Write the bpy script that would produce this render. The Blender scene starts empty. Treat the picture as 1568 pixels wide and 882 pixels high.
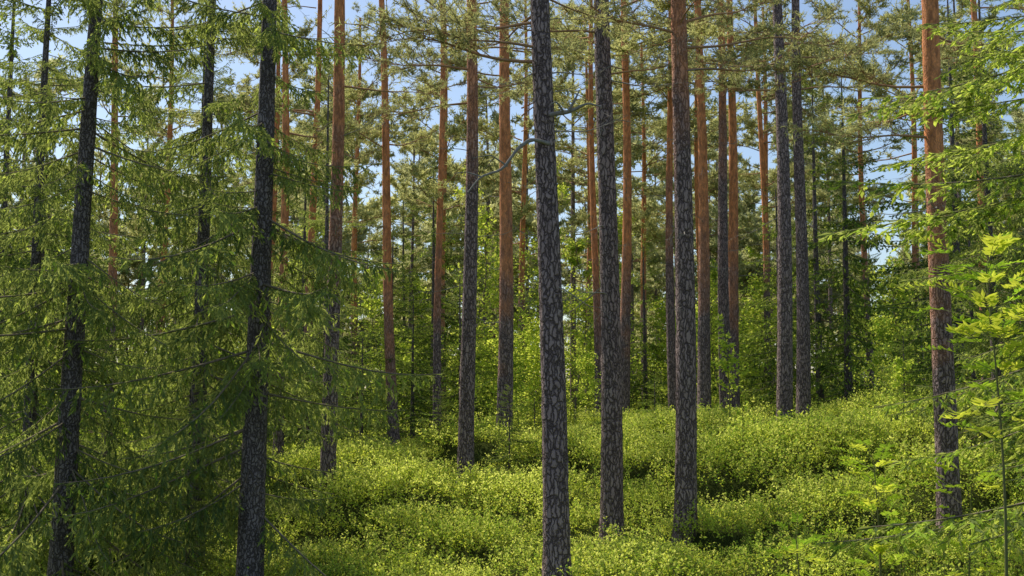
import bpy, numpy as np, math
from mathutils import Vector
rng = np.random.default_rng(11)
S = bpy.context.scene
S.view_settings.view_transform = 'Standard'
S.view_settings.look = 'None'
S.view_settings.exposure = 0

# ------------------------------------------------------------------ helpers
def nrm(a):
    return a / np.maximum(np.linalg.norm(a, axis=-1, keepdims=True), 1e-9)
def runit(n):
    return nrm(rng.normal(size=(n, 3)))
def build_mesh(name, parts, mats):
    me = bpy.data.meshes.new(name)
    off = 0; Vs = []; L = []; T = []; M = []; SM = []
    for V, F, mi, sm in parts:
        if len(F) == 0: continue
        Vs.append(V); L.append((F + off).ravel()); T.append(np.full(len(F), F.shape[1]))
        M.append(np.broadcast_to(np.asarray(mi), (len(F),))); SM.append(np.full(len(F), sm)); off += len(V)
    V = np.concatenate(Vs); L = np.concatenate(L); T = np.concatenate(T)
    M = np.concatenate(M); SM = np.concatenate(SM)
    st = np.concatenate([[0], np.cumsum(T)[:-1]])
    me.vertices.add(len(V)); me.loops.add(len(L)); me.polygons.add(len(T))
    me.vertices.foreach_set('co', V.astype(np.float32).ravel())
    me.loops.foreach_set('vertex_index', L.astype(np.int32))
    me.polygons.foreach_set('loop_start', st.astype(np.int32))
    me.polygons.foreach_set('material_index', M.astype(np.int32))
    me.polygons.foreach_set('use_smooth', SM.astype(bool))
    for m in mats: me.materials.append(m)
    me.update(calc_edges=True)
    return me
def add_obj(name, data, loc=(0, 0, 0), parent=None):
    o = bpy.data.objects.new(name, data)
    S.collection.objects.link(o); o.location = loc
    if parent: o.parent = parent
    return o
def tube(P, R, seg=8, noise=0.0):
    P = np.asarray(P, float); R = np.asarray(R, float); n = len(P)
    t = nrm(np.gradient(P, axis=0))
    ref = np.array([0, 0, 1.0]) if abs(t[:, 2].mean()) < .8 else np.array([1.0, 0, 0])
    u = nrm(np.cross(t, ref)); w = np.cross(t, u)
    a = np.arange(seg) * 2 * math.pi / seg
    rr = R[:, None] * (1 + noise * rng.normal(size=(n, seg)))
    V = P[:, None, :] + rr[..., None] * (np.cos(a)[None, :, None] * u[:, None, :] + np.sin(a)[None, :, None] * w[:, None, :])
    i = np.arange(n - 1)[:, None] * seg; j = np.arange(seg)[None, :]; k = (j + 1) % seg
    F = np.stack([i + j, i + k, i + seg + k, i + seg + j], -1).reshape(-1, 4)
    return V.reshape(-1, 3), F
def sticks(P0, P1, r0, r1):
    n = len(P0); d = nrm(P1 - P0); u = nrm(np.cross(d, runit(n))); w = np.cross(d, u)
    r0 = np.broadcast_to(r0, (n,))[:, None]; r1 = np.broadcast_to(r1, (n,))[:, None]
    V = []
    for P, r in ((P0, r0), (P1, r1)):
        for k in range(3):
            a = k * 2.0944
            V.append(P + r * (math.cos(a) * u + math.sin(a) * w))
    V = np.stack(V, 1)
    b = np.arange(n)[:, None, None] * 6
    F = (np.array([[0, 1, 4, 3], [1, 2, 5, 4], [2, 0, 3, 5]])[None] + b).reshape(-1, 4)
    return V.reshape(-1, 3), F
def blades(B, D, ln, wd):
    n = len(B); s = nrm(np.cross(D, runit(n)))
    ln = np.broadcast_to(ln, (n,))[:, None]; wd = np.broadcast_to(wd, (n,))[:, None]
    V = np.stack([B - s * wd / 2, B + s * wd / 2, B + D * ln], 1).reshape(-1, 3)
    return V, np.arange(3 * n).reshape(-1, 3)
def leaves(B, D, N, ln, wd):
    n = len(B); s = nrm(np.cross(D, N)); nn = np.cross(s, D)
    ln = np.broadcast_to(ln, (n,))[:, None]; wd = np.broadcast_to(wd, (n,))[:, None]
    m = B + D * ln * .5 - nn * ln * .06
    V = np.stack([B, m + s * wd / 2, B + D * ln, m - s * wd / 2], 1).reshape(-1, 3)
    return V, np.arange(4 * n).reshape(-1, 4)
def xform(V, roll, pitch, yaw, sc, loc):
    cr, sr, cp, sp, cy, sy = math.cos(roll), math.sin(roll), math.cos(pitch), math.sin(pitch), math.cos(yaw), math.sin(yaw)
    Rx = np.array([[1, 0, 0], [0, cr, -sr], [0, sr, cr]]); Ry = np.array([[cp, 0, sp], [0, 1, 0], [-sp, 0, cp]])
    Rz = np.array([[cy, -sy, 0], [sy, cy, 0], [0, 0, 1]])
    return (V * sc) @ (Rz @ Ry @ Rx).T + np.asarray(loc)
def place(out, src, roll, pitch, yaw, sc, loc, dm=0):
    for V, F, mi, s in src:
        out.append((xform(V, roll, pitch, yaw, sc, loc), F, np.asarray(mi) + dm, s))

# ------------------------------------------------------------------ materials
def newmat(name):
    m = bpy.data.materials.new(name); m.use_nodes = True
    nt = m.node_tree; nt.nodes.clear()
    return m, nt
def nd(nt, t, **kw):
    n = nt.nodes.new(t)
    for k, v in kw.items(): setattr(n, k, v)
    return n
def mixc(nt, f, a, b, bt='MIX'):
    n = nt.nodes.new('ShaderNodeMix'); n.data_type = 'RGBA'; n.blend_type = bt
    for s, v in ((n.inputs[0], f), (n.inputs[6], a), (n.inputs[7], b)):
        if hasattr(v, 'links'): nt.links.new(v, s)
        elif isinstance(v, (int, float)): s.default_value = v
        else: s.default_value = (*v, 1)
    return n.outputs[2]
def mth(nt, op, a, b=0.0, c=None, clamp=False):
    n = nt.nodes.new('ShaderNodeMath'); n.operation = op; n.use_clamp = clamp
    for i, v in enumerate((a, b, c)):
        if v is None: continue
        if hasattr(v, 'links'): nt.links.new(v, n.inputs[i])
        else: n.inputs[i].default_value = v
    return n.outputs[0]
def foliage(name, c1, c2, tr, trf=.45, ns=.7):
    m, nt = newmat(name); L = nt.links
    geo = nd(nt, 'ShaderNodeNewGeometry')
    n1 = nd(nt, 'ShaderNodeTexNoise'); n1.inputs['Scale'].default_value = ns; n1.inputs['Detail'].default_value = 0
    L.new(geo.outputs['Position'], n1.inputs['Vector'])
    f = mth(nt, 'ADD', mth(nt, 'MULTIPLY', mth(nt, 'SUBTRACT', n1.outputs[0], .5), 2.4), mth(nt, 'MULTIPLY', geo.outputs['Random Per Island'], .95), clamp=True)
    col = mixc(nt, f, c1, c2)
    tc = mixc(nt, f, tuple(x * .6 for x in tr), tr)
    d = nd(nt, 'ShaderNodeBsdfDiffuse'); L.new(col, d.inputs[0])
    t = nd(nt, 'ShaderNodeBsdfTranslucent'); L.new(tc, t.inputs[0])
    m1 = nd(nt, 'ShaderNodeMixShader'); m1.inputs[0].default_value = trf
    L.new(d.outputs[0], m1.inputs[1]); L.new(t.outputs[0], m1.inputs[2])
    o = nd(nt, 'ShaderNodeOutputMaterial'); L.new(m1.outputs[0], o.inputs[0])
    return m
def bark(name, ridge, crack, ridge2, orange, vs=(24, 24, 6.5)):
    m, nt = newmat(name); L = nt.links
    tc = nd(nt, 'ShaderNodeTexCoord'); oi = nd(nt, 'ShaderNodeObjectInfo')
    ofs = nd(nt, 'ShaderNodeVectorMath', operation='ADD')
    L.new(tc.outputs['Object'], ofs.inputs[0])
    r50 = mth(nt, 'MULTIPLY', oi.outputs['Random'], 57.0)
    cx = nd(nt, 'ShaderNodeCombineXYZ'); L.new(r50, cx.inputs[2]); L.new(cx.outputs[0], ofs.inputs[1])
    nz = nd(nt, 'ShaderNodeTexNoise'); nz.inputs['Scale'].default_value = 13; nz.inputs['Detail'].default_value = 3
    L.new(ofs.outputs[0], nz.inputs['Vector'])
    dis = nd(nt, 'ShaderNodeVectorMath', operation='MULTIPLY_ADD'); L.new(nz.outputs['Color'], dis.inputs[0]); dis.inputs[1].default_value = (.08, .08, .22)
    L.new(ofs.outputs[0], dis.inputs[2])
    mp = nd(nt, 'ShaderNodeVectorMath', operation='MULTIPLY'); mp.inputs[1].default_value = vs; L.new(dis.outputs[0], mp.inputs[0])
    vo = nd(nt, 'ShaderNodeTexVoronoi', feature='DISTANCE_TO_EDGE'); vo.inputs['Scale'].default_value = 1; L.new(mp.outputs[0], vo.inputs['Vector'])
    vc = nd(nt, 'ShaderNodeTexVoronoi', feature='F1'); vc.inputs['Scale'].default_value = 1; L.new(mp.outputs[0], vc.inputs['Vector'])
    mr = nd(nt, 'ShaderNodeMapRange'); mr.inputs[1].default_value = .0; mr.inputs[2].default_value = .2; L.new(vo.outputs['Distance'], mr.inputs[0])
    n2 = nd(nt, 'ShaderNodeTexNoise'); n2.inputs['Scale'].default_value = 34; n2.inputs['Detail'].default_value = 4; L.new(ofs.outputs[0], n2.inputs['Vector'])
    n3 = nd(nt, 'ShaderNodeTexNoise'); n3.inputs['Scale'].default_value = 1.6; n3.inputs['Detail'].default_value = 5; L.new(ofs.outputs[0], n3.inputs['Vector'])
    sepc = nd(nt, 'ShaderNodeSeparateColor'); L.new(vc.outputs['Color'], sepc.inputs[0])
    rc = mixc(nt, mth(nt, 'ADD', mth(nt, 'MULTIPLY', sepc.outputs[0], .5), mth(nt, 'MULTIPLY', n3.outputs[0], .5)), ridge, ridge2)
    low = mixc(nt, mr.outputs[0], crack, rc)
    st = nd(nt, 'ShaderNodeVectorMath', operation='MULTIPLY'); st.inputs[1].default_value = (9, 9, 3.0); L.new(ofs.outputs[0], st.inputs[0])
    n4 = nd(nt, 'ShaderNodeTexNoise'); n4.inputs['Scale'].default_value = 1.6; n4.inputs['Detail'].default_value = 6; n4.inputs['Roughness'].default_value = .65; L.new(st.outputs[0], n4.inputs['Vector'])
    m4 = nd(nt, 'ShaderNodeMapRange'); m4.inputs[1].default_value = .38; m4.inputs[2].default_value = .62; L.new(n4.outputs[0], m4.inputs[0])
    up = mixc(nt, m4.outputs[0], tuple(x * .45 for x in orange), orange)
    sx = nd(nt, 'ShaderNodeSeparateXYZ'); L.new(tc.outputs['Object'], sx.inputs[0])
    sc = nd(nt, 'ShaderNodeSeparateColor'); L.new(oi.outputs['Color'], sc.inputs[0])
    h0 = mth(nt, 'MULTIPLY', sc.outputs[0], 20.0)
    hh = mth(nt, 'ADD', mth(nt, 'SUBTRACT', sx.outputs[2], h0), mth(nt, 'MULTIPLY', mth(nt, 'SUBTRACT', n3.outputs[0], .5), 5.0))
    fh = mth(nt, 'MULTIPLY_ADD', hh, .3, .5, clamp=True)
    fh2 = mth(nt, 'MULTIPLY', fh, mth(nt, 'MULTIPLY_ADD', mr.outputs[0], .3, .7))
    col = mixc(nt, fh2, low, up)
    bp = nd(nt, 'ShaderNodeBump'); bp.inputs['Distance'].default_value = .025; bp.inputs['Strength'].default_value = .8
    hgt = mth(nt, 'ADD', mth(nt, 'MULTIPLY', mr.outputs[0], mth(nt, 'MULTIPLY_ADD', fh, -.75, 1.0)), mth(nt, 'MULTIPLY', n2.outputs[0], .35))
    L.new(hgt, bp.inputs['Height'])
    b = nd(nt, 'ShaderNodeBsdfPrincipled'); L.new(col, b.inputs['Base Color']); b.inputs['Roughness'].default_value = .85
    b.inputs['Specular IOR Level'].default_value = .2
    L.new(bp.outputs[0], b.inputs['Normal'])
    o = nd(nt, 'ShaderNodeOutputMaterial'); L.new(b.outputs[0], o.inputs[0])
    return m
def plain(name, c1, c2, sc=20):
    m, nt = newmat(name); L = nt.links
    tc = nd(nt, 'ShaderNodeNewGeometry')
    n = nd(nt, 'ShaderNodeTexNoise'); n.inputs['Scale'].default_value = sc; n.inputs['Detail'].default_value = 1; L.new(tc.outputs['Position'], n.inputs['Vector'])
    b = nd(nt, 'ShaderNodeBsdfDiffuse'); L.new(mixc(nt, n.outputs[0], c1, c2), b.inputs['Color'])
    o = nd(nt, 'ShaderNodeOutputMaterial'); L.new(b.outputs[0], o.inputs[0])
    return m

M_pbark = bark('pine_bark', (.30, .215, .20), (.075, .053, .05), (.40, .30, .28), (.95, .37, .14))
M_sbark = bark('spruce_bark', (.19, .155, .15), (.07, .055, .052), (.28, .235, .23), (.2, .16, .14), vs=(30, 30, 13))
M_twig = plain('twig_bark', (.15, .12, .085), (.28, .23, .17))
M_olimb = plain('pine_limb_bark', (.30, .17, .10), (.50, .31, .18), 8)
M_dead = plain('dead_wood', (.20, .18, .16), (.36, .33, .29))
M_spr = foliage('spruce_needles', (.06, .11, .045), (.22, .27, .09), (.62, .70, .16), .42)
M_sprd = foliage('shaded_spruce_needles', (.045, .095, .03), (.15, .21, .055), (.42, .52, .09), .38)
M_tip = foliage('spruce_new_growth', (.26, .44, .05), (.46, .62, .09), (.88, .99, .15), .5)
M_pin = foliage('pine_needles', (.14, .19, .09), (.38, .41, .19), (.80, .78, .28), .45)
M_fpin = foliage('haze_tinted_pine_needles', (.22, .27, .14), (.50, .52, .27), (.92, .90, .40), .5, ns=.25)  # distance haze and backlight painted in as a paler needle colour
M_bil = foliage('bilberry_leaves', (.18, .36, .035), (.46, .62, .08), (.94, .99, .11), .5, ns=1.1)
M_bil2 = foliage('bilberry_leaves_young', (.48, .66, .07), (.78, .86, .16), (.99, 1.0, .22), .5, ns=.6)
M_brd = foliage('birch_leaves', (.22, .40, .05), (.46, .60, .09), (.92, .98, .14), .5)
M_row = foliage('rowan_leaves', (.34, .58, .04), (.56, .74, .07), (.97, 1.0, .10), .5)
M_bst = plain('green_stem', (.12, .16, .05), (.20, .17, .08))

m, nt = newmat('forest_floor'); L = nt.links
g = nd(nt, 'ShaderNodeNewGeometry')
n1 = nd(nt, 'ShaderNodeTexNoise'); n1.inputs['Scale'].default_value = 2.2; n1.inputs['Detail'].default_value = 8; L.new(g.outputs['Position'], n1.inputs['Vector'])
n2 = nd(nt, 'ShaderNodeTexNoise'); n2.inputs['Scale'].default_value = 45; n2.inputs['Detail'].default_value = 5; L.new(g.outputs['Position'], n2.inputs['Vector'])
c = mixc(nt, n1.outputs[0], (.03, .055, .012), (.09, .13, .025)); c = mixc(nt, mth(nt, 'MULTIPLY', n2.outputs[0], .6), c, (.07, .05, .03))
bp = nd(nt, 'ShaderNodeBump'); bp.inputs['Distance'].default_value = .08; bp.inputs['Strength'].default_value = 1; L.new(n2.outputs[0], bp.inputs['Height'])
b = nd(nt, 'ShaderNodeBsdfPrincipled'); b.inputs['Roughness'].default_value = 1; b.inputs['Specular IOR Level'].default_value = 0; L.new(c, b.inputs['Base Color']); L.new(bp.outputs[0], b.inputs['Normal'])
o = nd(nt, 'ShaderNodeOutputMaterial'); L.new(b.outputs[0], o.inputs[0])
M_gnd = m

PINES = [(.47, 11.5, .285, -.013, 9.5, 6.2, 0), (1.32, 14.5, .30, -.003, 13, 6.9, 0), (2.20, 14.0, .28, .012, 6.5, 6.7, 0),
         (-.81, 19, .29, .0, 6.8, 6.9, 0), (-.18, 23, .35, .008, 3.6, 7.5, 0), (5.50, 22, .33, .006, 12, 7.3, 0),
         (6.69, 25, .33, .015, 13, 7.8, 0), (4.77, 27, .34, .0, 4.2, 8.5, 1), (5.53, 28, .33, .0, 8, 8.5, 1), (6.12, 30, .36, .006, 3.8, 9, 1),
         (4.46, 30, .28, .005, 6, 9, 1), (3.10, 30, .33, .007, 4., 9, 1), (2.56, 32, .26, -.01, 4., 9, 1), (-2.89, 27, .28, -.045, 3.2, 7.5, 1),
         (-1.91, 28, .23, .0, 4.2, 6, 1), (-2.88, 17, .25, .0, 5.0, 6.6, 0), (-9.3, 25, .24, -.015, 4, 7, 1), (-5.57, 26, .25, -.01, 3.6, 7, 1),
         (5.61, 14, .29, .009, 3.7, 6, 0), (8.51, 36, .26, -.01, 5, 7, 1), (11.6, 35, .24, 0, 5, 7, 1), (-5.2, 27.5, .24, .01, 4, 7, 1),
         (12.3, 28, .26, 0, 2, 7, 1), (-2.4, 38, .3, 0, 5, 6.5, 1), (.4, 40, .3, .01, 5, 6.5, 1), (9.6, 40, .3, 0, 5, 7, 1),
         (-11, 34, .3, 0, 4, 7, 1), (-7.5, 33, .3, .01, 5, 7, 1), (5.2, 42, .3, 0, 5, 7, 1), (14, 37, .3, 0, 5, 7, 1), (2.9, 41, .28, 0, 5, 6.5, 1), (-5.5, 38, .28, 0, 5, 6.5, 1), (7.2, 41, .28, 0, 5, 6.5, 1)]

# ------------------------------------------------------------------ terrain
BIG = [(4.3, 17.4, 1.9, .72), (2.6, 18.8, 1.4, .58), (5.9, 18.8, 1.4, .62), (-1.9, 16.6, 1.3, .58), (-1.0, 14.0, 1.0, .42), (.3, 16.6, 1.15, .48), (3.6, 21.5, 1.6, .55), (-3.1, 19.6, 1.3, .5), (1.2, 20.6, 1.2, .5),
       (7.6, 20.0, 1.3, .6), (-.9, 21.6, 1.1, .5), (6.6, 15.8, 1.1, .5), (-1.7, 12.2, .85, .3), (8.8, 22.8, 1.5, .5), (3.9, 14.2, 1.0, .42), (3.1, 12.2, .75, .25), (-.5, 18.3, .9, .4), (1.0, 13.0, .6, .2)]
NMD = 190
md_y = np.concatenate([9 + 22 * rng.uniform(size=NMD), [b[1] for b in BIG]]); md_x = np.concatenate([rng.uniform(-.6, .6, NMD) * md_y[:NMD], [b[0] for b in BIG]])
md_r = np.concatenate([rng.uniform(.4, .9, NMD), [b[2] for b in BIG]]); md_h = np.concatenate([rng.uniform(.14, .34, NMD), [b[3] for b in BIG]])
ok = np.ones(len(md_x), bool)
for p in PINES[:19]:
    ok &= (np.hypot(md_x - p[0], md_y - p[1] + .35) > md_r * .95) | (md_r > 1.05)
md_x, md_y, md_r, md_h = md_x[ok], md_y[ok], md_r[ok], md_h[ok]
def mound(x, y):
    out = np.zeros(np.broadcast(x, y).shape)
    wx = x + .22 * np.sin(y * 2.3 + x * .7); wy = y + .25 * np.sin(x * 2.1 + 1.)
    for a, b, r, h in zip(md_x, md_y, md_r, md_h):
        q = ((wx - a) ** 2 + ((wy - b) * 1.25) ** 2) / (r * r)
        out = np.maximum(out, h * np.clip(1 - q * q, 0, 1) ** .8)
    return out
def gh(x, y):
    x = np.asarray(x, float); y = np.asarray(y, float)
    xc = np.clip(x, -14, 14)
    t = np.clip(y, 9, 23.5)
    z = -.62 + .09 * (t - 12) + xc * (.05 + .02 * np.clip((y - 15) / 10, 0, 1))
    z = z + .05 * np.clip(9 - y, 0, 9)
    z = z - .02 * np.clip(y - 27, 0, 40) - .03 * np.clip(y - 23.5, 0, 10) * np.clip(-x / 4, 0, 1)
    z = z + .05 * np.sin(x * 1.7 + 1.3 * np.sin(y * .8)) * np.sin(y * 1.35 + .7) + .05 * np.sin(x * .6 - y * .45)
    return z + mound(x, y)
xs = np.concatenate([np.linspace(-400, -32, 12), np.linspace(-30, -18.5, 30), np.linspace(-18, 18, 240), np.linspace(18.5, 30, 30), np.linspace(32, 400, 12)])
ys = np.concatenate([np.linspace(-60, -2, 8), np.linspace(0, 34, 230), np.linspace(35, 45, 20), np.linspace(48, 600, 24)])
X, Y = np.meshgrid(xs, ys)
V = np.stack([X, Y, gh(X, Y) - .03], -1).reshape(-1, 3); nx = len(xs); ny = len(ys)
i = np.arange(ny - 1)[:, None] * nx; j = np.arange(nx - 1)[None]
F = np.stack([i + j, i + j + 1, i + nx + j + 1, i + nx + j], -1).reshape(-1, 4)
add_obj('ground', build_mesh('ground', [(V, F, 0, True)], [M_gnd]))

# ------------------------------------------------------------------ templates
def spruce_branch(sec=.06, ter=.07, piece=.07, tw=.03, nstep=.04, nl=.036, nw=.012, bare=False, tipf=.25, L=2.0, hang=1.0):
    ph = rng.uniform(0, 6); dr = rng.uniform(.15, .45)
    def ax(s):
        return np.stack([L * s, .08 * np.sin(4 * s + ph) * s, -dr * L * s * .6 + dr * L * .45 * s * s * s], -1)
    sv = np.linspace(0, 1, 9); parts = []
    V, F = tube(ax(sv), (.006 if bare else .012) * (1 - sv * .9) + .002, 4); parts.append((V, F, 0, True))
    s = np.arange(.10, .99, sec / L); n = len(s); s = s + rng.uniform(-.015, .015, n)
    side = np.where(np.arange(n) % 2 == 0, 1.0, -1.0)
    P0 = ax(s); T = nrm(ax(s + .02) - ax(s - .02))
    prof = np.minimum(1, .35 + s * 1.6) * (1.02 - s) ** .55
    ln = .60 * prof * rng.uniform(.35, 1.15, n)
    sd = np.zeros((n, 3)); sd[:, 1] = side
    D = nrm(T * .7 + sd * rng.uniform(.5, 1.0, n)[:, None] + np.array([0, 0, -1]) * (hang * rng.uniform(.1, 1.2, n))[:, None])
    D2 = nrm(D + np.array([0, 0, -1]) * (hang * rng.uniform(.3, 1.7, n))[:, None])
    P1 = P0 + D * (ln * .5)[:, None]; P2 = P1 + D2 * (ln * .5)[:, None]
    A = [np.stack([P0, P1], 1), np.stack([P1, P2], 1)]
    isT = [np.zeros(n), np.ones(n) * .6]
    if bare:
        V, F = sticks(np.concatenate([P0, P1]), np.concatenate([P1, P2]), .004, .002); parts.append((V, F, 0, False))
    tp0 = []; tp1 = []
    for a, bb, dd in ((P0, P1, D), (P1, P2, D2)):
        half = ln * .5; cnt = np.maximum(1, (half / ter * 2).astype(int))
        idx = np.repeat(np.arange(n), cnt); m = len(idx); t = rng.uniform(.05, 1, m)
        p = a[idx] + (bb - a)[idx] * t[:, None]
        q = nrm(np.cross(dd[idx], nrm(np.array([0, 0, 1.]) + .5 * runit(m)))) * rng.choice([-1, 1], m)[:, None]
        d3 = nrm(dd[idx] * .8 + q * .7 + np.array([0, 0, -.5 * hang]) + .35 * runit(m))
        l3 = (ln[idx] * .30 * rng.uniform(.4, 1.2, m) + .03)
        tp0.append(p); tp1.append(p + d3 * l3[:, None])
    tp0 = np.concatenate(tp0); tp1 = np.concatenate(tp1)
    if bare:
        V, F = sticks(tp0, tp1, .0025, .0012); parts.append((V, F, 0, False)); return parts
    A.append(np.stack([tp0, tp1], 1)); isT.append(np.ones(len(tp0)))
    sa = np.arange(.25, .98, .05); A.append(np.stack([ax(sa), ax(sa + .05)], 1)); isT.append(np.zeros(len(sa)))
    A = np.concatenate(A); isT = np.concatenate(isT)
    seg = A[:, 1] - A[:, 0]; sl = np.linalg.norm(seg, axis=1); dd = nrm(seg)
    tipv = (rng.uniform(size=len(A)) < tipf) & (isT > .5)
    cnt = np.maximum(1, np.round(sl / piece).astype(int)); idx = np.repeat(np.arange(len(A)), cnt)
    k = np.concatenate([np.arange(c) for c in cnt]); t = k / cnt[idx]
    B = A[idx, 0] + seg[idx] * t[:, None]; pl = sl[idx] / cnt[idx] * 1.35
    last = (k == cnt[idx] - 1)
    V, F = leaves(B, nrm(dd[idx] + .15 * runit(len(idx))), nrm(np.array([0, 0, 1.]) + 1.2 * runit(len(idx))), pl, tw * rng.uniform(.7, 1.2, len(idx)))
    parts.append((V, F, np.where(tipv[idx] & last, 2, 1), False))
    cnt = np.maximum(2, (sl / nstep).astype(int)); idx = np.repeat(np.arange(len(A)), cnt); m = len(idx); t = rng.uniform(0, 1, m)
    B = A[idx, 0] + seg[idx] * t[:, None]; d = dd[idx]
    pr = nrm(np.cross(d, runit(m))); D = nrm(d * .6 + pr * .9)
    V, F = blades(B, D, nl * rng.uniform(.7, 1.2, m), nw)
    parts.append((V, F, np.where(tipv[idx] & (t > .45), 2, 1), False))
    return parts

def pine_branch(nn=12, nl=.09, nw=.015, dead=False, L=2.0, sub=5):
    parts = []; tufts = []; sp0 = []; sp1 = []
    sv = np.linspace(0, 1, 9); ph = rng.uniform(0, 6, 3)
    rise = rng.uniform(-.15, .35)
    def ax(s):
        s = np.asarray(s, float)
        return np.stack([L * s, .14 * np.sin(5 * s + ph[0]) * s, rise * s * s * L * .5 + .10 * np.sin(6 * s + ph[1]) * s], -1)
    V, F = tube(ax(sv), (.02 if dead else .026) * (1 - sv * .88), 5, .05); parts.append((V, F, 0, True))
    if dead:
        k = rng.integers(5, 10); s = rng.uniform(.25, .95, k); P0 = ax(s)
        D = nrm(np.stack([rng.uniform(.2, 1, k), rng.choice([-1, 1], k) * rng.uniform(.3, 1, k), rng.uniform(-.5, .5, k)], -1))
        P1 = P0 + D * rng.uniform(.15, .5, k)[:, None]
        P2 = P1 + nrm(D + .7 * runit(k)) * rng.uniform(.1, .3, k)[:, None]; P3 = P1 + nrm(D + 1.0 * runit(k)) * rng.uniform(.1, .3, k)[:, None]
        V, F = sticks(np.concatenate([P0, P1, P1]), np.concatenate([P1, P2, P3]), .006, .002); parts.append((V, F, 0, False)); return parts
    for s in np.linspace(.3, 1, 11):
        p = ax(s); sdv = rng.choice([-1, 1])
        d = nrm(np.array([rng.uniform(.5, 1), sdv * rng.uniform(.1, 1.1), rng.uniform(-.15, .55)]))
        l = rng.uniform(.35, .8) * (1.25 - s * .6)
        q = p + d * l; sp0.append(p); sp1.append(q)
        for _ in range(sub):
            t = rng.uniform(.3, 1); p2 = p + d * l * t
            d2 = nrm(d + .9 * rng.normal(size=3) * np.array([1, 1, .6]) + np.array([0, 0, .25])); l2 = rng.uniform(.12, .36)
            q2 = p2 + d2 * l2; sp0.append(p2); sp1.append(q2)
            tufts.append((q2, d2)); tufts.append((p2 + d2 * l2 * .5, nrm(d2 + .5 * rng.normal(size=3))))
        tufts.append((q, d))
    V, F = sticks(np.array(sp0), np.array(sp1), .008, .003); parts.append((V, F, 0, False))
    C = np.array([t[0] for t in tufts]); Dv = np.array([t[1] for t in tufts]); idx = np.repeat(np.arange(len(C)), nn); m = len(idx)
    B = C[idx] + Dv[idx] * rng.uniform(-.10, .06, m)[:, None]
    D = nrm(Dv[idx] * .6 + runit(m))
    V, F = blades(B, D, nl * rng.uniform(.7, 1.2, m), nw); parts.append((V, F, 1, False))
    return parts

def make_coll(name, lst):
    c = bpy.data.collections.new(name)
    for k, me in enumerate(lst):
        o = bpy.data.objects.new('%s_%02d' % (name, k), me); c.objects.link(o)
    return c
def gn_group(coll):
    ng = bpy.data.node_groups.new('scatter_' + coll.name, 'GeometryNodeTree')
    ng.interface.new_socket('Geometry', in_out='INPUT', socket_type='NodeSocketGeometry')
    ng.interface.new_socket('Geometry', in_out='OUTPUT', socket_type='NodeSocketGeometry')
    a = ng.nodes.new('NodeGroupInput'); z = ng.nodes.new('NodeGroupOutput')
    ip = ng.nodes.new('GeometryNodeInstanceOnPoints'); ip.inputs['Pick Instance'].default_value = True
    ci = ng.nodes.new('GeometryNodeCollectionInfo'); ci.inputs['Collection'].default_value = coll
    ci.inputs['Separate Children'].default_value = True; ci.inputs['Reset Children'].default_value = True
    def na(t, n):
        x = ng.nodes.new('GeometryNodeInputNamedAttribute'); x.data_type = t; x.inputs['Name'].default_value = n; return x.outputs[0]
    e = ng.nodes.new('FunctionNodeEulerToRotation')
    l = ng.links
    l.new(na('FLOAT_VECTOR', 'rot'), e.inputs[0]); l.new(e.outputs[0], ip.inputs['Rotation'])
    l.new(na('FLOAT_VECTOR', 'scl'), ip.inputs['Scale']); l.new(na('INT', 'idx'), ip.inputs['Instance Index'])
    l.new(a.outputs[0], ip.inputs['Points']); l.new(ci.outputs[0], ip.inputs['Instance']); l.new(ip.outputs[0], z.inputs[0])
    return ng
def instancer(name, pos, rot, scl, idx, ng, parent=None):
    pos = np.asarray(pos, np.float32); n = len(pos)
    me = bpy.data.meshes.new(name); me.vertices.add(n); me.vertices.foreach_set('co', pos.ravel())
    scl = np.asarray(scl, np.float32)
    if scl.ndim == 1: scl = np.repeat(scl[:, None], 3, 1)
    a = me.attributes.new('rot', 'FLOAT_VECTOR', 'POINT'); a.data.foreach_set('vector', np.asarray(rot, np.float32).ravel())
    a = me.attributes.new('scl', 'FLOAT_VECTOR', 'POINT'); a.data.foreach_set('vector', scl.ravel())
    a = me.attributes.new('idx', 'INT', 'POINT'); a.data.foreach_set('value', np.asarray(idx, np.int32))
    o = add_obj(name, me, parent=parent)
    md = o.modifiers.new('scatter', 'NODES'); md.node_group = ng
    return o

def spruce_crown(bk, H=12., lo=.4, dens=9., blen=1.1, bare=.08, barelo=.3, tipscale=.15, ns=5, mat=None):
    src = [spruce_branch(**bk) for _ in range(ns)]; bsrc = [spruce_branch(bare=True, sec=.13, ter=.16) for _ in range(2)]
    out = []
    for hh in rng.uniform(lo, H, int((H - lo) * dens)):
        q = hh / H; b = rng.uniform() < (barelo if q < .28 else bare)
        pit = math.radians(np.interp(q, [0, .4, 1], [-20, -10, 40]) + rng.uniform(-14, 14))
        sc = blen * (tipscale + (1 - q) ** .75 * .95) * rng.uniform(.45, 1.1) * (.4 if b else 1)
        place(out, bsrc[rng.integers(0, 2)] if b else src[rng.integers(0, ns)], rng.uniform(-.3, .3), -pit, rng.uniform(0, 6.283), sc, (0, 0, hh))
    return build_mesh('spruce_crown', out, [M_twig, mat or M_spr, M_tip])
C_near = [spruce_crown(dict(tipf=.10), dens=11.5, lo=.9, barelo=.35, bare=.1), spruce_crown(dict(tipf=.10), dens=15, lo=.4, barelo=.15, bare=.05)]
C_spring = [spruce_crown(dict(tipf=.75, piece=.07, tw=.032, hang=.6), dens=14, lo=.8, barelo=.1)]
C_mid = [spruce_crown(dict(sec=.12, ter=.2, piece=.15, tw=.07, nstep=.14, nl=.09, nw=.03, tipf=.22), dens=12, lo=.2, bare=.02, barelo=.03, mat=M_sprd) for _ in range(3)]
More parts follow.
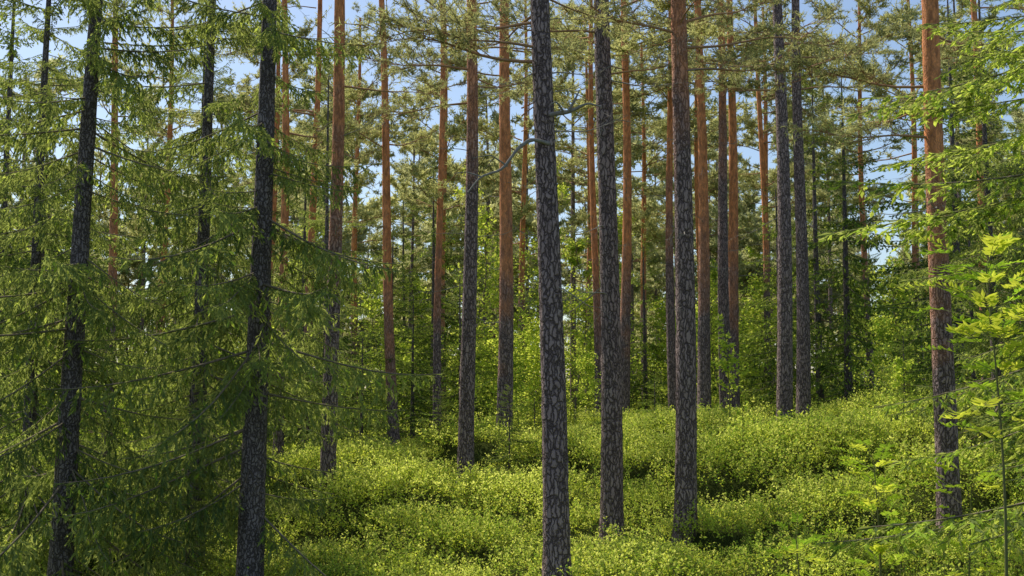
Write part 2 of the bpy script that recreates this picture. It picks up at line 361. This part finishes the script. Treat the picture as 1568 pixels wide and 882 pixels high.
def pine_crown(nb, Lc=9., blen=1.1, **k):
    src = [pine_branch(**k) for _ in range(5)]; out = []
    for q in np.sort(rng.uniform(0, 1, nb)):
        sc = blen * (.55 + .5 * math.sin(q * 2.4 + .5)) * rng.uniform(.6, 1.15) * (1.05 - q * .45)
        place(out, src[rng.integers(0, 5)], rng.uniform(-.4, .4), -math.radians(rng.uniform(-15, 20) + q * 35), rng.uniform(0, 6.283), sc, (0, 0, q * Lc))
    return build_mesh('pine_crown', out, [M_olimb, M_pin])
P_mid = [pine_crown(26, blen=1.2, nn=7, nl=.15, nw=.036) for _ in range(3)] + [pine_crown(11, nn=7, nl=.15, nw=.034) for _ in range(3)]
pl = [build_mesh('pb', pine_branch(), [M_olimb, M_pin]) for _ in range(6)] + [build_mesh('pd', pine_branch(dead=True), [M_dead]) for _ in range(4)]
G_p = gn_group(make_coll('pine_bough', pl))

# ------------------------------------------------------------------ trees
def trunk_parts(r, H, lean, leany=0., seg=16, step=.14, curve=.05, taper=.75, mi=0):
    h = np.arange(-.5, H, step); ph = rng.uniform(0, 6, 2)
    x = lean * h + curve * np.sin(h * .45 + ph[0]) - curve * math.sin(ph[0]); y = leany * h + curve * np.sin(h * .4 + ph[1])
    R = r * (1 - taper * np.clip(h, 0, H) / H) * (1 + .28 * np.exp(-np.clip(h, 0, 9) / .22)) + .004
    V, F = tube(np.stack([x, y, h], -1), R, seg, .022)
    return (V, F, mi, True), (h, x, y, R)
def pine(x, y, dia, lean=0., H=None, orange=6., crown=6.5, lod=0, nb=34, dead=10, deadlo=2.5, blen=1.0, name='pine_tree', curve=.05, extra=()):
    H = H or rng.uniform(15, 18)
    p, (h, cx, cy, R) = trunk_parts(dia / 2, H, lean, curve=curve, seg=18 if lod == 0 else 10, step=.12 if lod == 0 else .3)
    z0 = float(gh(x, y))
    t = add_obj(name, build_mesh('pine_trunk', [p], [M_pbark]), (x, y, z0)); t.color = (orange / 20, 0, 0, 1)
    if lod:
        c = add_obj('crown', P_mid[rng.integers(0, 3) + (3 if y < 31 else 0)], (float(np.interp(crown, h, cx)), float(np.interp(crown, h, cy)), crown), t)
        c.rotation_euler = (0, lean, rng.uniform(0, 6.28)); s = rng.uniform(.9, 1.2); c.scale = (s, s, (H - crown) / 9)
        nb = 0
    hb = crown + (H - crown) * np.sort(rng.uniform(0, 1, nb) ** 1.3); hd = rng.uniform(deadlo, crown + 1.5, dead)
    ex = np.array(extra, float).reshape(-1, 4)
    hh = np.concatenate([hb, hd, ex[:, 0]]); n = len(hh)
    q = (hb - crown) / (H - crown)
    sc = np.concatenate([blen * (.55 + .5 * np.sin(np.clip(q, 0, 1) * 2.4 + .5)) * rng.uniform(.6, 1.15, nb) * (1.05 - q * .45), rng.uniform(.2, .6, dead), ex[:, 3]])
    pit = np.concatenate([np.radians(rng.uniform(-15, 20, nb) + q * 35), np.radians(rng.uniform(-30, 20, dead)), np.radians(ex[:, 2])])
    yaw = np.concatenate([rng.uniform(0, 6.283, nb + dead), np.radians(ex[:, 1])])
    rot = np.stack([rng.uniform(-.4, .4, n), -pit, yaw], -1)
    pos = np.stack([np.interp(hh, h, cx), np.interp(hh, h, cy), hh], -1)
    idx = np.concatenate([rng.integers(0, 6, nb), rng.integers(6, 10, dead), rng.integers(0, 6, len(ex))])
    instancer('branches', pos, rot, sc, idx, G_p, t)
    return t
def spruce(x, y, dia, H, lean=0., C=None, w=1., name='spruce_tree', near=True, yaw=None):
    p, _ = trunk_parts(dia / 2, H, 0, curve=.02, seg=16 if near else 8, step=.12 if near else .3, taper=.93)
    t = add_obj(name, build_mesh('spruce_trunk', [p], [M_sbark]), (x, y, float(gh(x, y)))); t.color = (1, 0, 0, 1)
    t.rotation_euler = (0, lean, 0)
    c = add_obj('boughs', C, (0, 0, 0), t); c.scale = (w, w, H / 12); c.rotation_euler = (0, 0, rng.uniform(0, 6.28) if yaw is None else yaw)
    return t

EX = {0: [(5.75, 178, 5, .9), (5.9, 200, 0, .7), (6.2, 165, 0, .8)], 1: [(6.3, 10, 10, .6), (6.9, 190, 0, .8), (7.2, 60, 5, .9)], 3: [(7.0, 170, -5, .9), (7.6, 200, 0, 1.), (8.0, 20, 5, .9), (7.3, 10, 0, .7)],
      5: [(8.0, 170, -5, 1.1), (8.4, 10, 0, 1.), (7.4, 200, -5, .9), (7.8, 330, 0, .9)],
      2: [(6.2, 20, 5, .8), (6.5, 340, 0, .9), (6.7, 200, 5, .8)], 4: [(9.3, 180, 0, 1.), (8.8, 20, 0, 1.), (8.2, 200, 0, .9)], 6: [(9.3, 200, 0, 1.1), (8.8, 0, 0, 1.), (8.0, 340, 0, 1.)],
      15: [(6.8, 20, 0, .8), (7.3, 180, 0, .9)], 18: [(5.9, 160, 5, .9), (5.6, 100, 5, .9), (5.2, 190, 0, .8)]}
tr = []
for k, (x, y, d, ln, og, cr, lod) in enumerate(PINES):
    tr.append(pine(x, y, d, ln, orange=og, crown=cr, lod=lod, nb=8 if y < 21 else 9, dead=11, deadlo=3 if y < 24 else 4, blen=.9 if y < 21 else 1.05, extra=EX.get(k, ())))
def limb(P, r0, r1):
    P = np.array(P, float); s = np.linspace(0, 1, 4 * len(P)); t = np.linspace(0, 1, len(P))
    Q = np.stack([np.interp(s, t, P[:, k]) for k in range(3)], -1)
    Q[1:-1] = (Q[:-2] + Q[1:-1] + Q[2:]) / 3
    V, F = tube(Q, r0 + (r1 - r0) * s, 7, .08); return (V, F, 0, True)
lp = [limb([(.40, 11.45, 4.40), (.20, 11.3, 4.42), (.05, 11.2, 4.28), (-.10, 11.15, 4.05), (-.33, 11.1, 3.97), (-.46, 11.1, 3.80)], .024, .008),
      limb([(-.05, 11.2, 4.10), (-.22, 11.0, 4.18), (-.40, 10.9, 4.12)], .010, .003), limb([(-.33, 11.1, 3.97), (-.48, 11.1, 4.02), (-.6, 11.0, 3.98)], .008, .003),
      limb([(.42, 11.45, 4.72), (.62, 11.25, 4.70), (.80, 11.2, 4.78), (.95, 11.2, 4.74)], .028, .006), limb([(.60, 11.25, 4.70), (.68, 11.2, 4.84), (.72, 11.2, 4.92)], .018, .005),
      limb([(.55, 11.3, 4.71), (.47, 11.2, 4.80), (.40, 11.2, 4.76)], .015, .004)]
o = add_obj('dead_limb', build_mesh('dead_limb', lp, [M_dead])); o.parent = tr[0]; o.location = (-.47, -11.5, -float(gh(.47, 11.5)))

spruce(-2.86, 12, .30, 13, .006, C_near[0], 1.0, yaw=.6)
spruce(-4.19, 14.5, .24, 12, .004, C_near[0], 1.0, yaw=2.9)
spruce(-4.93, 12, .26, 13, .02, C_near[1], .95, yaw=1.0)
spruce(-6.9, 15.5, .2, 11, .01, C_near[1], 1.1, yaw=4)
spruce(-5.4, 18.5, .18, 9, 0, C_near[1], .9, yaw=2)
spruce(-3.7, 21.5, .16, 8, 0, C_near[0], .8, yaw=5)
spruce(-6.3, 11.2, .1, 5.5, 0, C_near[1], .6, yaw=5)
spruce(-3.9, 13.2, .05, 2.6, 0, C_near[1], .42, yaw=2.5)
spruce(-9.5, 20, .2, 12, 0, C_mid[0], 1.1, near=False)
spruce(4.95, 8.8, .2, 10.5, 0, C_spring[0], 1.3, yaw=.4)
spruce(6.7, 12.0, .16, 6, 0, C_spring[0], .85, yaw=2)
spruce(7.4, 16.5, .16, 8, 0, C_near[1], 1.0, yaw=3)
for (x, y, H, bl) in [(8.4, 27, 9, 1.0), (10.0, 24, 10, 1.1), (11.9, 22, 9, 1.1), (9.4, 33, 11, 1.2), (7.7, 31, 7, .9), (12.5, 31, 12, 1.2),
                      (-4.4, 27, 5.5, .9), (-3.6, 32, 7, 1.0), (-2.5, 34, 9, 1.1), (-5.8, 30, 9, 1.1), (-1.5, 31.5, 5, .8), (-2.7, 29.5, 4.5, .8), (4.2, 34, 6, .9), (3.2, 37, 5, .8),
                      (-8, 29, 9, 1.1), (-11, 25, 9, 1.1), (-12, 30, 9, 1.2), (-9.8, 33, 8, 1.1), (-14.5, 34, 9, 1.2), (6.9, 38, 6, .9), (-3.4, 24.5, 2.6, .5), (-7, 24, 7, .9), (9.2, 21.5, 4.5, .7)]:
    spruce(x, y, .02 * H + .04, H, 0, C_mid[rng.integers(0, 3)], bl, near=False)
for (x, y, H) in [(-.05, 19.8, 1.8), (.45, 21.5, 1.5), (7.6, 21, 1.8), (2.0, 23, 1.4), (8.6, 18, 1.6), (3.3, 25, 1.5), (-1.5, 22, 1.2)]:
    spruce(x, y, .035, H, 0, C_mid[rng.integers(0, 3)], .34, near=False, name='spruce_sapling')

def broadleaf(H, nleaf, ls, spread, nbr, stem=.02):
    h = np.linspace(-.1, H, 14); ph = rng.uniform(0, 6)
    P = np.stack([.03 * H * np.sin(h * 1.1 + ph), .03 * H * np.cos(h * .9 + ph), h], -1)
    V, F = tube(P, stem * (1 - .85 * np.clip(h / H, 0, 1)), 6); parts = [(V, F, 0, True)]
    hb = rng.uniform(.12 * H, H, nbr); B = np.stack([np.interp(hb, h, P[:, k]) for k in range(3)], -1)
    a = rng.uniform(0, 6.283, nbr); D = nrm(np.stack([np.cos(a), np.sin(a), rng.uniform(.3, 1.2, nbr)], -1))
    l = spread * (1.1 - .8 * hb / H) * rng.uniform(.5, 1.2, nbr); E = B + D * l[:, None]
    V, F = sticks(B, E, stem * .3, stem * .1); parts.append((V, F, 0, False))
    idx = rng.integers(0, nbr, nleaf); t = rng.uniform(.2, 1.05, nleaf)
    C = B[idx] + (E - B)[idx] * t[:, None] + rng.normal(size=(nleaf, 3)) * l[idx][:, None] * .13
    dl = nrm(D[idx] * .4 + runit(nleaf)); dl[:, 2] -= .2; dl = nrm(dl)
    V, F = leaves(C, dl, nrm(runit(nleaf) * .7 + np.array([0, 0, 1])), ls * rng.uniform(.6, 1.2, nleaf), ls * .7)
    parts.append((V, F, 1, False))
    return parts
for (x, y, H, n, ls, sp) in [(-1.0, 32, 8, 3500, .10, 1.6), (2.1, 33, 6, 3000, .10, 1.4), (-.3, 35, 6.5, 3000, .11, 1.7), (1.3, 38, 9, 3500, .11, 1.8), (3.7, 39, 8, 3500, .11, 1.6),
                             (6.6, 35, 5, 3000, .1, 1.4), (10.4, 29, 4, 2500, .09, 1.4), (-7, 36, 8, 3500, .11, 1.8), (-9, 30, 5, 2500, .1, 1.6), (-4.5, 36, 6, 3000, .11, 1.6)]:
    add_obj('birch_tree', build_mesh('birch', broadleaf(H, n, ls, sp, 60, .04), [M_twig, M_brd]), (x, y, float(gh(x, y))))
for (x, y, H, n, ls, sp) in [(4.15, 21, 2.3, 620, .08, .45), (7.9, 23, 1.8, 1500, .06, .8), (8.9, 20, 1.6, 1500, .06, .8), (6.9, 19, 1.3, 900, .055, .6), (10, 22, 2.4, 1800, .06, .9),
                             (.15, 26, 2.2, 1300, .07, .7), (1.9, 27, 1.8, 1000, .07, .7), (-1.0, 25.5, 1.8, 900, .06, .6), (3.6, 17, .8, 300, .05, .35), (5.0, 16, .9, 400, .05, .4), (-6.3, 10.8, 1.2, 600, .05, .5), (4.3, 12.2, .9, 400, .05, .4)]:
    add_obj('birch_sapling', build_mesh('birch_sap', broadleaf(H, n, ls, sp, 26, .014), [M_bst, M_brd]), (x, y, float(gh(x, y))))

def rowan(H, nl, lo=.4, spread=.3, ls=.07):
    h = np.linspace(-.1, H, 12); ph = rng.uniform(0, 6)
    P = np.stack([.05 * np.sin(h * 1.4 + ph), .05 * np.cos(h * 1.2 + ph), h], -1)
    V, F = tube(P, .014 * (1 - .75 * np.clip(h / H, 0, 1)), 6); parts = [(V, F, 0, True)]
    for _ in range(nl):
        hb = H * (lo + (1 - lo) * rng.uniform() ** .7); b = np.array([np.interp(hb, h, P[:, k]) for k in range(3)])
        a = rng.uniform(0, 6.283); d = nrm(np.array([math.cos(a), math.sin(a), rng.uniform(.2, 1.0)])); off = rng.uniform(.02, spread)
        st = b + d * off; L = rng.uniform(.14, .22) * ls / .07
        s = np.linspace(0, 1, 8); dz = np.array([0, 0, -1.])
        R = st + d * (L * s)[:, None] + dz * (L * .35 * s * s)[:, None]
        V, F = sticks(np.vstack([b[None], R[:-1]]), np.vstack([st[None], R[1:]]), .0022, .0018); parts.append((V, F, 0, False))
        side = nrm(np.cross(d, [0, 0, 1.])); up = np.cross(side, d)
        for sg in (-1, 1):
            dl = nrm(np.tile(d * .45 + side * sg + up * .12, (7, 1)) + .12 * rng.normal(size=(7, 3)))
            V, F = leaves(R[1:], dl, np.tile(up, (7, 1)), ls, ls * .36); parts.append((V, F, 1, False))
        V, F = leaves(R[-1:], d[None], up[None], ls * .9, ls * .3); parts.append((V, F, 1, False))
    return parts
for (x, y, H, n, lo, ls) in [(2.84, 6.4, 3.15, 60, .66, .08), (3.1, 9.4, 1.6, 40, .25, .075), (4.1, 9.8, 1.4, 28, .3, .075), (2.75, 10.5, 1.0, 20, .3, .07)]:
    add_obj('rowan_sapling', build_mesh('rowan', rowan(H, n, lo, ls=ls), [M_bst, M_row]), (x, y, float(gh(x, y))))

# ------------------------------------------------------------------ bilberry undergrowth
def bilberry(rad=.5, hgt=.30, ns=60, nl=11, ls=.037):
    a = rng.uniform(0, 6.283, ns); r = rad * .85 * np.sqrt(rng.uniform(0, 1, ns))
    B = np.stack([r * np.cos(a), r * np.sin(a), np.zeros(ns) - .05], -1)
    D = nrm(np.stack([np.cos(a) * r, np.sin(a) * r, np.full(ns, .75)], -1) + .28 * rng.normal(size=(ns, 3)))
    l = hgt * (1.15 - .5 * (r / rad) ** 2) * rng.uniform(.65, 1.2, ns) + .05; E = B + D * l[:, None]
    V, F = sticks(B, E, .0025, .0015); parts = [(V, F, 0, False)]
    idx = np.repeat(np.arange(ns), nl); m = len(idx); t = 1.04 - .75 * rng.uniform(0, 1, m) ** 1.3
    C = B[idx] + (E - B)[idx] * t[:, None]; d = nrm(D[idx] * .5 + runit(m)); C = C + d * .01
    V, F = leaves(C, d, nrm(.55 * runit(m) + np.array([0, 0, 1.])), ls * rng.uniform(.6, 1.25, m), ls * .66)
    parts.append((V, F, np.where((t > .7) & (rng.uniform(size=m) < .75), 2, 1), False))
    return parts
bl = [build_mesh('bb', bilberry(), [M_bst, M_bil, M_bil2]) for _ in range(4)] + [build_mesh('bb2', bilberry(.35, .5, 24, 13, .04), [M_bst, M_bil, M_bil2]) for _ in range(2)]
G_b = gn_group(make_coll('bilberry_clump', bl))
sp = .42
gx, gy = np.meshgrid(np.arange(-22, 22, sp), np.arange(7.5, 33, sp)); gx = gx.ravel() + rng.uniform(-.5, .5, gx.size) * sp; gy = gy.ravel() + rng.uniform(-.5, .5, gy.size) * sp
k = np.abs(gx) < .56 * gy + 1.2; x = gx[k]; y = gy[k]; mo = mound(x, y)
k = (mo > .06) | (rng.uniform(size=len(x)) < .72); x = x[k]; y = y[k]; mo = mo[k]; n = len(x)
tall = rng.uniform(size=n) < .05
sc = (.66 + 1.0 * np.clip(mo, 0, .5)) * rng.uniform(.8, 1.25, n)
instancer('bilberry_undergrowth', np.stack([x, y, gh(x, y)], -1), np.stack([rng.uniform(-.15, .15, n), rng.uniform(-.15, .15, n), rng.uniform(0, 6.28, n)], -1),
          sc, np.where(tall, rng.integers(4, 6, n), rng.integers(0, 4, n)), G_b)
n = 700; y = rng.uniform(33, 50, n); x = rng.uniform(-.62, .62, n) * y
instancer('distant_undergrowth', np.stack([x, y, gh(x, y)], -1), np.stack([np.zeros(n), np.zeros(n), rng.uniform(0, 6.28, n)], -1), rng.uniform(1.5, 2.6, n), rng.integers(0, 6, n), G_b)

# ------------------------------------------------------------------ distant forest
def merged_tree(kind, H):
    parts = []
    p, (h, cx, cy, R) = trunk_parts(.14, H, rng.uniform(-.01, .01), seg=7, step=.8, taper=.8 if kind == 'p' else .93)
    parts.append(p)
    if kind == 'p':
        src = [pine_branch(nn=6, nl=.24, nw=.07, sub=4) for _ in range(3)]; crown = H * rng.uniform(.28, .4)
        for hb in np.sort(rng.uniform(crown, H, 34)):
            q = (hb - crown) / (H - crown); sc = (1.45 - .7 * q) * rng.uniform(.6, 1.1)
            place(parts, src[rng.integers(0, 3)], 0, -math.radians(rng.uniform(-15, 20) + 35 * q), rng.uniform(0, 6.283), sc, (np.interp(hb, h, cx), np.interp(hb, h, cy), hb), 1)
    else:
        src = [spruce_branch(sec=.2, ter=.25, piece=.3, tw=.11, nstep=.2, nl=.16, nw=.07, tipf=.35) for _ in range(3)]
        for hb in rng.uniform(.3, H, int(H * 7)):
            q = hb / H; sc = (.15 + .95 * (1 - q) ** .8) * rng.uniform(.7, 1.1) * 1.15
            place(parts, src[rng.integers(0, 3)], 0, math.radians(18 - 50 * q + rng.uniform(-8, 8)), rng.uniform(0, 6.283), sc, (0, 0, hb), 1)
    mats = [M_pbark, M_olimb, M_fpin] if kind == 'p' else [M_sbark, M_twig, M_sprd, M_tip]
    return build_mesh('far_' + kind, parts, mats)
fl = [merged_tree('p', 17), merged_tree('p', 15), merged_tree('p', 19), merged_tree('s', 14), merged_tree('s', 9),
      build_mesh('far_b', broadleaf(9, 4500, .17, 2.2, 80, .05), [M_twig, M_brd]),
      build_mesh('far_b2', broadleaf(4, 2500, .12, 1.8, 60, .03), [M_twig, M_brd])]
G_f = gn_group(make_coll('distant_tree', fl))
n = 225; y = 46 + 55 * rng.uniform(size=n) ** .9; x = rng.uniform(-.62, .62, n) * y
kind = rng.choice([0, 1, 2, 3, 4, 5], n, p=[.22, .2, .2, .11, .12, .15])
n2_ = 80; y2 = rng.uniform(36, 62, n2_); x2 = rng.uniform(-.6, .6, n2_) * y2
n3_ = 110; y3 = rng.uniform(95, 125, n3_); x3 = np.linspace(-.66, .66, n3_) * y3
x = np.concatenate([x, x2, x3]); y = np.concatenate([y, y2, y3]); kind = np.concatenate([kind, np.full(n2_, 6), rng.integers(3, 5, n3_)]); n = len(x)
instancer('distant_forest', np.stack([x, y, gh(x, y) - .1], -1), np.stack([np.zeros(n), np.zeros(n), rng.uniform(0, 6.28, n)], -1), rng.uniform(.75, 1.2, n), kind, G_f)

# ------------------------------------------------------------------ light, sky, camera
AZ = math.radians(-44); EL = math.radians(53)
W = bpy.data.worlds.new('World'); S.world = W; W.use_nodes = True; nt = W.node_tree; nt.nodes.clear()
sk = nt.nodes.new('ShaderNodeTexSky'); sk.sky_type = 'NISHITA'; sk.sun_disc = False; sk.sun_elevation = EL; sk.sun_rotation = AZ
bg = nt.nodes.new('ShaderNodeBackground'); bg.inputs[1].default_value = .15
wo = nt.nodes.new('ShaderNodeOutputWorld'); nt.links.new(sk.outputs[0], bg.inputs[0]); nt.links.new(bg.outputs[0], wo.inputs[0])
sd = bpy.data.lights.new('sun', 'SUN'); sd.energy = 5.0; sd.angle = math.radians(.5); sd.color = (1, .94, .82)
so = add_obj('sun', sd, (0, 0, 30))
v = Vector((math.sin(AZ) * math.cos(EL), math.cos(AZ) * math.cos(EL), math.sin(EL)))
so.rotation_euler = v.to_track_quat('Z', 'Y').to_euler()
cd = bpy.data.cameras.new('camera'); cd.lens = 37.9; cd.sensor_width = 36; cd.clip_end = 2000
co = add_obj('camera', cd, (0, 0, 1.75)); co.rotation_euler = (math.radians(95.4), 0, 0)
S.camera = co
